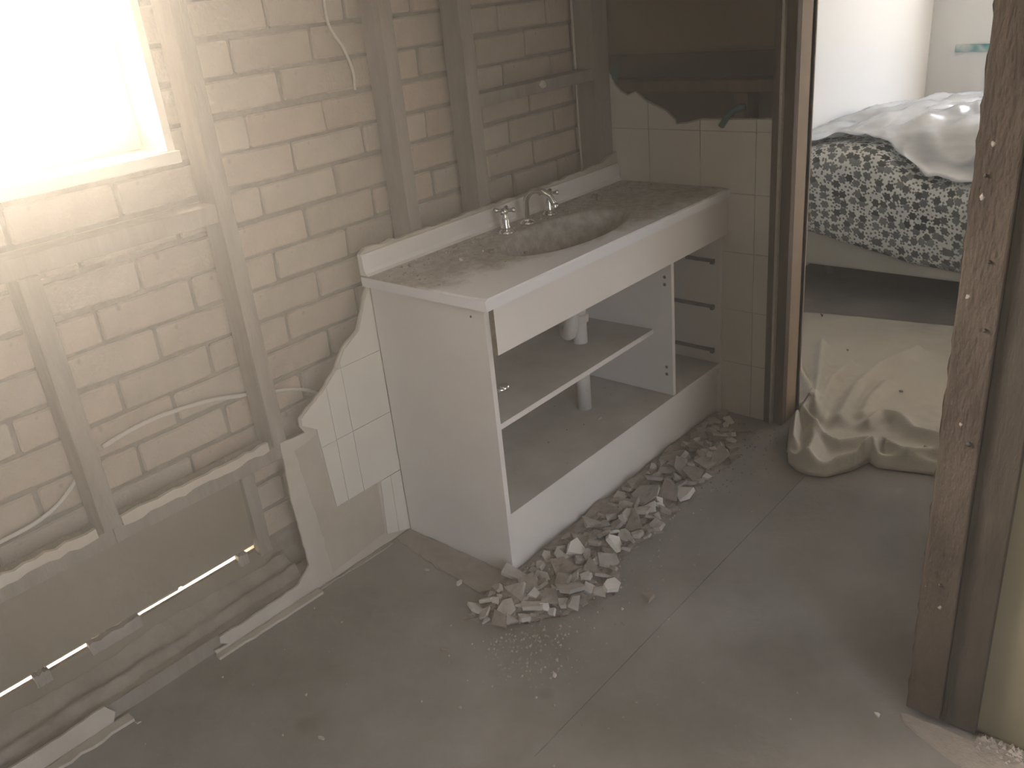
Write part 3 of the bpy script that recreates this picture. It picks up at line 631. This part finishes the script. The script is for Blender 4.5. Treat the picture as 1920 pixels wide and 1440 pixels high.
o = link('floor_chip', shard_mesh(.014, .006, SHARD[1], RS, 0.4)); o.location = (0.60, -0.31, 0.1985); tag(o, 'single pale chip on the bottom panel inside the vanity', 'rubble')
# chips on the benchtop that can be told apart
for i, (x, y, s, mi, lb) in enumerate(((0.10, -0.075, .012, 2, 'dark lump by the upstand at the near end of the top'), (0.20, -0.17, .011, 3, 'white flake on the dusty top left of the basin'), (0.32, -0.30, .009, 2, 'dark crumb on the clean patch in front of the basin'), (0.29, -0.20, .013, 2, 'dark lump just left of the basin rim'),
                            (0.93, -0.10, .016, 2, 'dark lump on the top right of the far tap'), (1.04, -0.12, .014, 1, 'pale flake at the far end of the vanity top'))):
    o = link('benchtop_chip', shard_mesh(s, s*.6, SHARD[mi], RS)); o.rotation_euler = (0, 0, i); o.location = (x, y, ZT+0.0003); tag(o, lb, 'rubble', 'chips on the vanity top')
# dusty threshold and plaster crumbs at the foot of the near jamb
Pm = jag([(0.100, -1.450, 0), (0.085, -1.46, 0), (0.040, -1.56, 0), (0.0, -1.80, 0), (0.138, -1.80, 0), (0.138, -1.594, 0), (0.106, -1.594, 0), (0.106, -1.46, 0)], 0.004, 0.03, (0, 1), True)
tag(prism('plaster_skirt', Pm, (0, 0, 0.006), SHARD[0]), 'pale plaster dust ridge at the foot of the near jamb', 'plaster')
P = [(0.138-abs(r.gauss(0, .022)), r.uniform(-1.78, -1.60), 0.0055) for _ in range(150)]
crumbs('jamb_crumbs', 'white plaster crumbs at the foot of the near wall', P, [SHARD[1], SHARD[0]], .003, .009, 9)

# mortar on the slit, dirt below it
for (x0, x1, lb) in ((-0.935, -0.805, 'long crust of mortar blocking the daylight slit'), (-0.520, -0.492, 'short mortar lump interrupting the slit near the batten'), (-1.065, -1.030, 'mortar lump on the slit at the left edge')):
    bm = bmesh.new(); N_ = 14
    vv = [[bm.verts.new((x0+(x1-x0)*k/N_, 0.086+0.004*noise.noise(Vector((x0+k*.7, j, 0))) + 0.020*(j in (1, 2)), 0.154-0.012*(j in (0, 1)) + (0.020+0.006*noise.noise(Vector((k*.9, x0*9, 1))))*(j in (2, 3)))) for j in range(4)] for k in range(N_+1)]
    for k in range(N_):
        for j in range(4): bm.faces.new((vv[k][j], vv[k][(j+1) % 4], vv[k+1][(j+1) % 4], vv[k+1][j]))
    bm.faces.new(vv[0]); bm.faces.new(vv[-1]); tag(fin('mortar_crust', bm, SCREED), lb, 'mortar', 'mortar lumps on the slit')
bm = bmesh.new(); nx_, ny_ = 150, 14; V = []
for i in range(nx_+1):
    x = -1.70+1.32*i/nx_; V.append([])
    for j in range(ny_+1):
        y = 0.010+0.086*j/ny_; q = j/ny_
        z = 0.004+0.105*q**1.3+0.030*math.exp(-((q-.45)/.18)**2)+0.016*noise.noise(Vector((x*7, y*14, 1)))*min(1, q*3)+0.006*noise.noise(Vector((x*30, y*40, 2)))
        V[-1].append(bm.verts.new((x, y, max(z, 0.0505) if 0.15 < q else max(0.0495, z))))
for i in range(nx_):
    for j in range(ny_): bm.faces.new((V[i][j], V[i+1][j], V[i+1][j+1], V[i][j+1]))
tag(fin('cavity_dirt', bm, mat('cavity_dirt', (0.17, 0.14, 0.11), (0.27, 0.23, 0.185), 12, 0.95, 0.6, 40), smooth=True), 'loose brown dirt banked in the wall cavity below the slit', 'dirt', kind='stuff')
for (x0, x1, lb) in ((-0.80, -0.40, 'ragged plaster lip along the low timber beside the torn sheet'), (-1.55, -0.86, 'ragged plaster lip along the low timber at the left edge')):
    pp = jag([(x1, 0.006, 0.470), (x0, 0.006, 0.468)], 0.004, 0.022, (2,)); qq = jag([(x0, 0.006, 0.492), (x1, 0.006, 0.494)], 0.004, 0.022, (2,))
    tag(prism('plaster_lip', pp+qq, (0, 0.010, 0), CEMENT), lb, 'plaster', 'plaster lips on the low timber')
P = [(r.uniform(-1.3, -.39), r.uniform(0.020, 0.078), 0.4715) for _ in range(150)]
crumbs('noggin_dust', 'dust and crumbs lying along the low horizontal timber', P, [SCREED, SHARD[0]], .002, .005, 12)
# plaster dab on the high noggin
bm = bmesh.new(); bmesh.ops.create_icosphere(bm, subdivisions=3, radius=0.017)
for v in bm.verts: v.co *= 1+0.3*noise.noise(v.co*70); v.co.y *= .4; v.co.z *= .7
o = fin('plaster_dab', bm, LITBEAD_PLASTER); o.location = (0.83, 0.010, 1.210); tag(o, 'small white plaster dab on the dark horizontal timber', 'plaster')

# ================================================================== cables
def cable(pts, rad, label, m=CABLE): tag(tube('cable', spline(pts, 8), rad, m, None, 8), label, 'cable')
cable([(0.100, 0.100, 1.60), (0.085, 0.092, 1.47), (0.118, 0.088, 1.40), (0.140, 0.090, 1.34), (0.146, 0.100, 1.29)], 0.004, 'pale cable curling down the brick wall near the window')
cable([(-0.760, 0.098, 0.628), (-0.69, 0.096, 0.640), (-0.604, 0.095, 0.643), (-0.48, 0.096, 0.628), (-0.40, 0.098, 0.607), (-0.352, 0.100, 0.594)], 0.006, 'pale cable bowed across the lower bricks')
cable([(-0.335, 0.100, 0.585), (-0.28, 0.098, 0.572), (-0.22, 0.096, 0.552), (-0.17, 0.098, 0.52), (-0.15, 0.10, 0.48)], 0.005, 'short pale cable end disappearing behind the torn sheet')
cable([(-1.25, 0.098, 0.53), (-1.018, 0.096, 0.521), (-0.911, 0.096, 0.535), (-0.84, 0.097, 0.578), (-0.812, 0.100, 0.62)], 0.005, 'pale cable at the left edge below the window')
cable([(1.092, 0.078, 1.75), (1.094, 0.078, 1.25), (1.094, 0.078, 1.222)], 0.0045, 'upper length of pale cable beside the corner stud')
cable([(1.094, 0.078, 1.186), (1.095, 0.078, 1.0), (1.098, 0.078, 0.86)], 0.0035, 'lower length of pale cable beside the corner stud')
# teal scrap on the broken tile edge
ts = thing('teal_scrap', 'dark teal strip hooked over the broken tile edge', 'scrap', (EX-0.008, -0.44, 1.05))
tube('strip', spline([(EX-0.012, -0.424, 1.028), (EX-0.012, -0.436, 1.045), (EX-0.010, -0.452, 1.066), (EX-0.004, -0.470, 1.080), (EX+0.004, -0.50, 1.088)], 5), [0.010]*16+[0.011]*3+[0.009]*2, TEAL, ts, 8)
tc_ = thing('teal_scrap', 'teal torn fleck on the top left tip of the broken sheet', 'scrap', (EX-0.004, -0.01, 1.19))
prism('flake', jag([(EX-0.003, 0.012, 1.195), (EX-0.003, -0.015, 1.165), (EX-0.003, -0.030, 1.20), (EX-0.003, -0.010, 1.222)], 0.004, 0.01, (1, 2), True), (0.002, 0, 0), TEAL, tc_)

# ================================================================== BEDROOM
# drop cloth
def pl(xs, ys, x):
    if x <= xs[0]: return ys[0]
    for i in range(len(xs)-1):
        if x <= xs[i+1]: return ys[i]+(ys[i+1]-ys[i])*(x-xs[i])/(xs[i+1]-xs[i])
    return ys[-1]
def segd(p, pts):
    best = 1e9
    for a, b in zip(pts, pts[1:]):
        a, b = Vector(a), Vector(b); ab = b-a; t = max(0, min(1, (p-a).dot(ab)/ab.length_squared)); best = min(best, (a+ab*t-p).length+(0.0))
    return best
folds = [([(1.292, -.741), (1.745, -.575), (1.887, -.521)], .042, .026), ([(1.275, -.761), (1.574, -.689), (1.749, -.695)], .034, .026), ([(1.284, -.833), (1.559, -.790), (1.787, -.797), (2.001, -.860)], .036, .036),
         ([(1.361, -.885), (1.497, -.864), (1.655, -.865)], .026, .026), ([(1.690, -.472), (1.473, -.635), (1.272, -.756)], .040, .024), ([(1.360, -.700), (1.245, -.715), (1.169, -.795), (1.126, -.819)], .060, .028),
         ([(1.293, -.929), (1.393, -.940), (1.395, -1.0), (1.319, -1.071), (1.316, -1.139), (1.30, -1.30)], .038, .032), ([(1.087, -.994), (1.179, -1.017), (1.144, -1.108), (1.195, -1.172), (1.19, -1.35)], .046, .026),
         ([(0.955, -.862), (1.075, -.835), (1.13, -.80)], .050, .032), ([(1.139, -.819), (1.114, -.902), (1.185, -.970)], .034, .026), ([(1.02, -.785), (1.12, -.745), (1.20, -.715)], .060, .026), ([(1.00, -.955), (1.06, -.985), (1.12, -1.0)], .030, .024),
         ([(1.9, -1.2), (2.1, -1.05), (2.3, -1.1)], .012, .04)]
def arc(pts, n):
    acc = [0.0]
    for p, q in zip(pts, pts[1:]): acc.append(acc[-1]+math.dist(p, q))
    out = []
    for k in range(n+1):
        d = acc[-1]*k/n; i = 0
        while i < len(acc)-2 and acc[i+1] < d: i += 1
        f = (d-acc[i])/(acc[i+1]-acc[i]); out.append(Vector((pts[i][0]+(pts[i+1][0]-pts[i][0])*f, pts[i][1]+(pts[i+1][1]-pts[i][1])*f)))
    return out
nu, nv = 170, 130
fr = arc([(0.955, -.800), (0.922, -.845), (0.917, -.885), (0.936, -.937), (1.018, -.990), (1.090, -1.012), (1.070, -1.045), (1.095, -1.128), (1.113, -1.194), (1.12, -1.42)], nv)
bk = arc([(2.24, -.24), (2.30, -.5), (2.36, -.9), (2.36, -1.8)], nv)
lf = arc([(0.955, -.800), (1.02, -.764), (1.185, -.698), (1.33, -.690), (1.37, -.60), (1.69, -.45), (2.24, -.24)], nu)
rt = arc([(1.12, -1.42), (1.33, -1.42), (1.6, -1.55), (2.36, -1.8)], nu)
bm = bmesh.new(); V = []
for i in range(nu+1):
    row = []
    for j in range(nv+1):
        q, t = i/nu, j/nv
        p = fr[j]*(1-q)+bk[j]*q+lf[i]*(1-t)+rt[i]*t-(fr[0]*(1-q)*(1-t)+fr[nv]*(1-q)*t+bk[0]*q*(1-t)+bk[nv]*q*t)
        h = 0.0
        for pts, amp, wd in folds:
            g_ = amp*math.exp(-(segd(p, pts)/(wd*0.78))**1.6); h = max(h, g_)+0.35*min(h, g_)
        z = h+0.010+0.004*noise.noise(Vector((p.x*7, p.y*7, 0)))+0.0022*noise.noise(Vector((p.x*24, p.y*24, 4)))
        e = min(1.0, i/6.0, (nu-i)/4.0); e2 = min(1.0, j/5.0, (nv-j)/4.0)
        z = 0.0035+z*math.sqrt(1-(1-e)**2)*math.sqrt(1-(1-e2)**2)
        z += 0.020*math.exp(-((i-4.5)/2.6)**2)
        row.append(bm.verts.new((p.x, p.y, z)))
    V.append(row)
for i in range(nu):
    for j in range(nv): bm.faces.new((V[i][j], V[i+1][j], V[i+1][j+1], V[i][j+1]))
dc = fin('drop_cloth', bm, CLOTH, smooth=True)
md = dc.modifiers.new('thickness', 'SOLIDIFY'); md.thickness = 0.002; md.offset = -1
tag(dc, 'crumpled cream drop cloth spread through the bedroom doorway', 'drop cloth')
for (x, y, s, lb) in ((2.22, -.375, .022, 'dark scrap at the far edge of the drop cloth'), (1.90, -.62, .008, 'dark speck in the middle of the drop cloth'), (1.62, -.93, .010, 'dark crumb on the right of the drop cloth'), (1.22, -1.14, .010, 'dark crumb near the drop cloth front fold')):
    o = link('cloth_crumb', shard_mesh(s, .006, SHARD[2] if s < .02 else DARKMETAL, RS, 0.4 if s > .02 else .8)); o.rotation_euler = (0, 0, 0.5)
    zz = max(v.co.z for v in dc.data.vertices if (v.co.x-x)**2+(v.co.y-y)**2 < (s+.014)**2); o.location = (x, y, zz); tag(o, lb, 'rubble', 'crumbs on the drop cloth')

# bed
bed = thing('bed', 'bed with a beige base against the white bedroom wall', 'bed', (3.2, -1.0, 0))
box('base', 2.47, 3.98, -1.98, -0.02, 0.165, 0.345, VALANCE, bed, 0.012)
mt = box('mattress', 2.48, 3.97, -1.97, -0.025, 0.347, 0.555, VALANCE, bed, 0.035)
for x in (2.85, 3.80):
    for y in (-1.85, -0.15): lathe('leg', [(0.022, 0.0005), (0.026, 0.01), (0.030, 0.160), (0.030, 0.1645)], (x, y, 0), DARKWOOD, bed, 14)

def floral():
    m = bpy.data.materials.new('grey_floral_quilt'); m.use_nodes = True; n = m.node_tree.nodes; L = m.node_tree.links
    p = n['Principled BSDF']; p.inputs['Roughness'].default_value = 0.9
    uv = n.new('ShaderNodeUVMap')
    def layer(scale, r0, r1, seed):
        mp = n.new('ShaderNodeMapping'); mp.inputs['Location'].default_value = (seed, seed*1.7, 0); L.new(uv.outputs[0], mp.inputs[0])
        v = n.new('ShaderNodeTexVoronoi'); v.voronoi_dimensions = '2D'; v.inputs['Scale'].default_value = scale; v.inputs['Randomness'].default_value = 0.85; L.new(mp.outputs[0], v.inputs['Vector'])
        sc2 = n.new('ShaderNodeVectorMath'); sc2.operation = 'SUBTRACT'; L.new(mp.outputs[0], sc2.inputs[0]); L.new(v.outputs['Position'], sc2.inputs[1])
        sx = n.new('ShaderNodeSeparateXYZ'); L.new(sc2.outputs[0], sx.inputs[0])
        at = n.new('ShaderNodeMath'); at.operation = 'ARCTAN2'; L.new(sx.outputs['Y'], at.inputs[0]); L.new(sx.outputs['X'], at.inputs[1])
        m5 = n.new('ShaderNodeMath'); m5.operation = 'MULTIPLY'; m5.inputs[1].default_value = 6; L.new(at.outputs[0], m5.inputs[0])
        cs = n.new('ShaderNodeMath'); cs.operation = 'COSINE'; L.new(m5.outputs[0], cs.inputs[0])
        ma = n.new('ShaderNodeMath'); ma.operation = 'MULTIPLY_ADD'; L.new(cs.outputs[0], ma.inputs[0]); ma.inputs[1].default_value = 0.055; L.new(v.outputs['Distance'], ma.inputs[2])
        mr = n.new('ShaderNodeMapRange'); L.new(ma.outputs[0], mr.inputs[0]); mr.inputs['From Min'].default_value = r0; mr.inputs['From Max'].default_value = r1; mr.inputs['To Min'].default_value = 1; mr.inputs['To Max'].default_value = 0
        return mr.outputs[0], v.outputs['Color'], v.outputs['Distance']
    a, ca, da = layer(23, 0.33, 0.42, 0.0); b, cb, db = layer(56, 0.22, 0.32, 3.3)
    sa = n.new('ShaderNodeSeparateColor'); L.new(ca, sa.inputs[0])
    rp = n.new('ShaderNodeValToRGB'); L.new(sa.outputs[0], rp.inputs[0])
    rp.color_ramp.elements[0].color = (0.055, 0.062, 0.06, 1); rp.color_ramp.elements[1].color = (0.26, 0.27, 0.265, 1)
    m1 = n.new('ShaderNodeMix'); m1.data_type = 'RGBA'; L.new(b, m1.inputs[0]); m1.inputs[6].default_value = (0.72, 0.72, 0.67, 1); m1.inputs[7].default_value = (0.22, 0.23, 0.22, 1)
    m2 = n.new('ShaderNodeMix'); m2.data_type = 'RGBA'; L.new(a, m2.inputs[0]); L.new(m1.outputs[2], m2.inputs[6]); L.new(rp.outputs[0], m2.inputs[7])
    L.new(m2.outputs[2], p.inputs['Base Color']); return m
FLORAL = floral()
def plastic():
    m = bpy.data.materials.new('milky_plastic_film'); m.use_nodes = True; n = m.node_tree.nodes; L = m.node_tree.links; n.clear()
    o = n.new('ShaderNodeOutputMaterial'); t = n.new('ShaderNodeBsdfTransparent'); t.inputs[0].default_value = (0.93, 0.95, 0.96, 1)
    d = n.new('ShaderNodeBsdfPrincipled'); d.inputs['Base Color'].default_value = (0.78, 0.81, 0.83, 1); d.inputs['Roughness'].default_value = 0.14; d.inputs['Specular IOR Level'].default_value = 0.7
    lw = n.new('ShaderNodeTexNoise'); lw.inputs['Scale'].default_value = 5; lw.inputs['Detail'].default_value = 3
    mr = n.new('ShaderNodeMapRange'); L.new(lw.outputs['Fac'], mr.inputs[0]); mr.inputs['From Min'].default_value = 0.3; mr.inputs['From Max'].default_value = 0.7; mr.inputs['To Min'].default_value = 0.45; mr.inputs['To Max'].default_value = 0.9
    mx = n.new('ShaderNodeMixShader'); L.new(mr.outputs[0], mx.inputs[0]); L.new(t.outputs[0], mx.inputs[1]); L.new(d.outputs[0], mx.inputs[2]); L.new(mx.outputs[0], o.inputs[0]); return m
PLASTIC = plastic()
def prof_at(y):
    """cross-section of the heaped bedding (x, z) from the front hem over the top to the wall side, at position y"""
    hem = pl([-1.9, -1.2, -.86, -.65, -.41, -.14, -.02], [0.20, 0.22, 0.215, 0.24, 0.29, 0.345, 0.36], y)
    brow = pl([-1.9, -1.2, -.86, -.70, -.57, -.47, -.28, -.02], [0.60, 0.60, 0.60, 0.59, 0.635, 0.70, 0.715, 0.66], y)
    bul = 0.035+0.025*math.sin(y*5.2+1)
    topz = pl([-1.9, -.9, -.45, -.1, -.02], [0.66, 0.73, 0.735, 0.69, 0.66], y)
    return [(2.452, hem), (2.440-bul*.4, hem+0.05), (2.44-bul, 0.45), (2.43-bul, brow-0.09), (2.46-bul*.4, brow-0.02), (2.54, brow+0.012), (2.72, max(brow, topz)-0.01), (3.1, topz+0.015), (3.6, topz-0.01), (3.92, topz-0.045), (4.03, 0.60), (4.05, 0.50)]
def bedding(name, f0, f1, offs, m, label, cat, seed, amp):
    bm = bmesh.new(); uvl = bm.loops.layers.uv.new('UVMap'); nu, nv = 90, 120; V = []; S = {}
    for j in range(nv+1):
        y = -0.022-(1.93-0.022)*j/nv if name == 'quilt' else -0.016-(1.95-0.016)*j/nv
        P = spline([(x, 0, z) for x, z in prof_at(y)], 12); 
        acc = [0.0]
        for a_, b_ in zip(P, P[1:]): acc.append(acc[-1]+(b_-a_).length)
        T_ = acc[-1]; f_start = f0(y) if callable(f0) else f0; row = []
        for i in range(nu+1):
            d = (f_start+(f1-f_start)*i/nu)*T_; k = 0
            while k < len(acc)-2 and acc[k+1] < d: k += 1
            q = (d-acc[k])/max(1e-9, acc[k+1]-acc[k]); p = P[k].lerp(P[k+1], q); tg = (P[k+1]-P[k]).normalized(); nr = Vector((-tg.z, 0, tg.x))
            dd = offs+amp*noise.noise(Vector((d*4+seed, y*4, seed)))+amp*.5*noise.noise(Vector((d*9, y*11+seed, 2)))
            if name != 'quilt': dd += 0.034*(1-abs(noise.noise(Vector((d*4.0+1.5*y, y*7, 3)))))**3+0.022*abs(noise.noise(Vector((d*3.0, y*7.5, 9))))+0.030*max(0, 1-abs((y+0.55+0.5*(d-0.75))/0.09))*max(0, min(1, (d-.62)/.1))
            dd = max(dd, 0.002)
            pp = p+nr*dd; v = bm.verts.new((pp.x, y, pp.z)); S[v] = (d, y); row.append(v)
        V.append(row)
    for j in range(nv):
        for i in range(nu):
            f = bm.faces.new((V[j][i], V[j][i+1], V[j+1][i+1], V[j+1][i]))
            for l in f.loops: l[uvl].uv = S[l.vert]
    o = fin(name, bm, m, None, smooth=True); s = o.modifiers.new('thickness', 'SOLIDIFY'); s.thickness = 0.012 if name == 'quilt' else 0.0006; s.offset = -1 if name == 'quilt' else 0
    return tag(o, label, cat)
bedding('quilt', 0.0, 1.0, 0.004, FLORAL, 'white quilt with grey flowers heaped on the bed', 'quilt', 1.0, 0.012)
def edge(y): return pl([-1.9, -1.1, -.86, -.70, -.60, -.50, -.30, -.16, -.02], [0.19, 0.19, 0.185, 0.175, 0.20, 0.235, 0.225, 0.215, 0.20], y)
bedding('plastic_sheet', edge, 1.0, 0.014, PLASTIC, 'shiny clear plastic sheet covering the top of the quilt', 'plastic sheet', 4.0, 0.010)
# teal patterned strip on the far wall
tb = thing('wall_strip', 'teal and white patterned strip on the far bedroom wall', 'wall strip', (4.6, -0.25, 0.90))
box('strip_body', 4.585, 4.599, -0.46, -0.155, 0.880, 0.922, mat('teal_print', (0.05, 0.28, 0.28), (0.62, 0.66, 0.62), 16, 0.6, detail=1.0), tb, 0.004)

# ================================================================== dust in the air
def haze():
    m = bpy.data.materials.new('airborne_dust'); m.use_nodes = True; n = m.node_tree.nodes; L = m.node_tree.links; n.clear()
    o = n.new('ShaderNodeOutputMaterial'); v = n.new('ShaderNodeVolumeScatter'); v.inputs['Color'].default_value = (1.0, 0.95, 0.86, 1)
    v.inputs['Density'].default_value = 0.095; v.inputs['Anisotropy'].default_value = 0.87
    L.new(v.outputs[0], o.inputs['Volume']); return m
hz = box('dust_haze', -3.28, EX-0.03, -3.88, -0.01, 0.01, 2.39, haze())
tag(hz, 'thin haze of demolition dust hanging in the bathroom air', 'haze', kind='stuff')
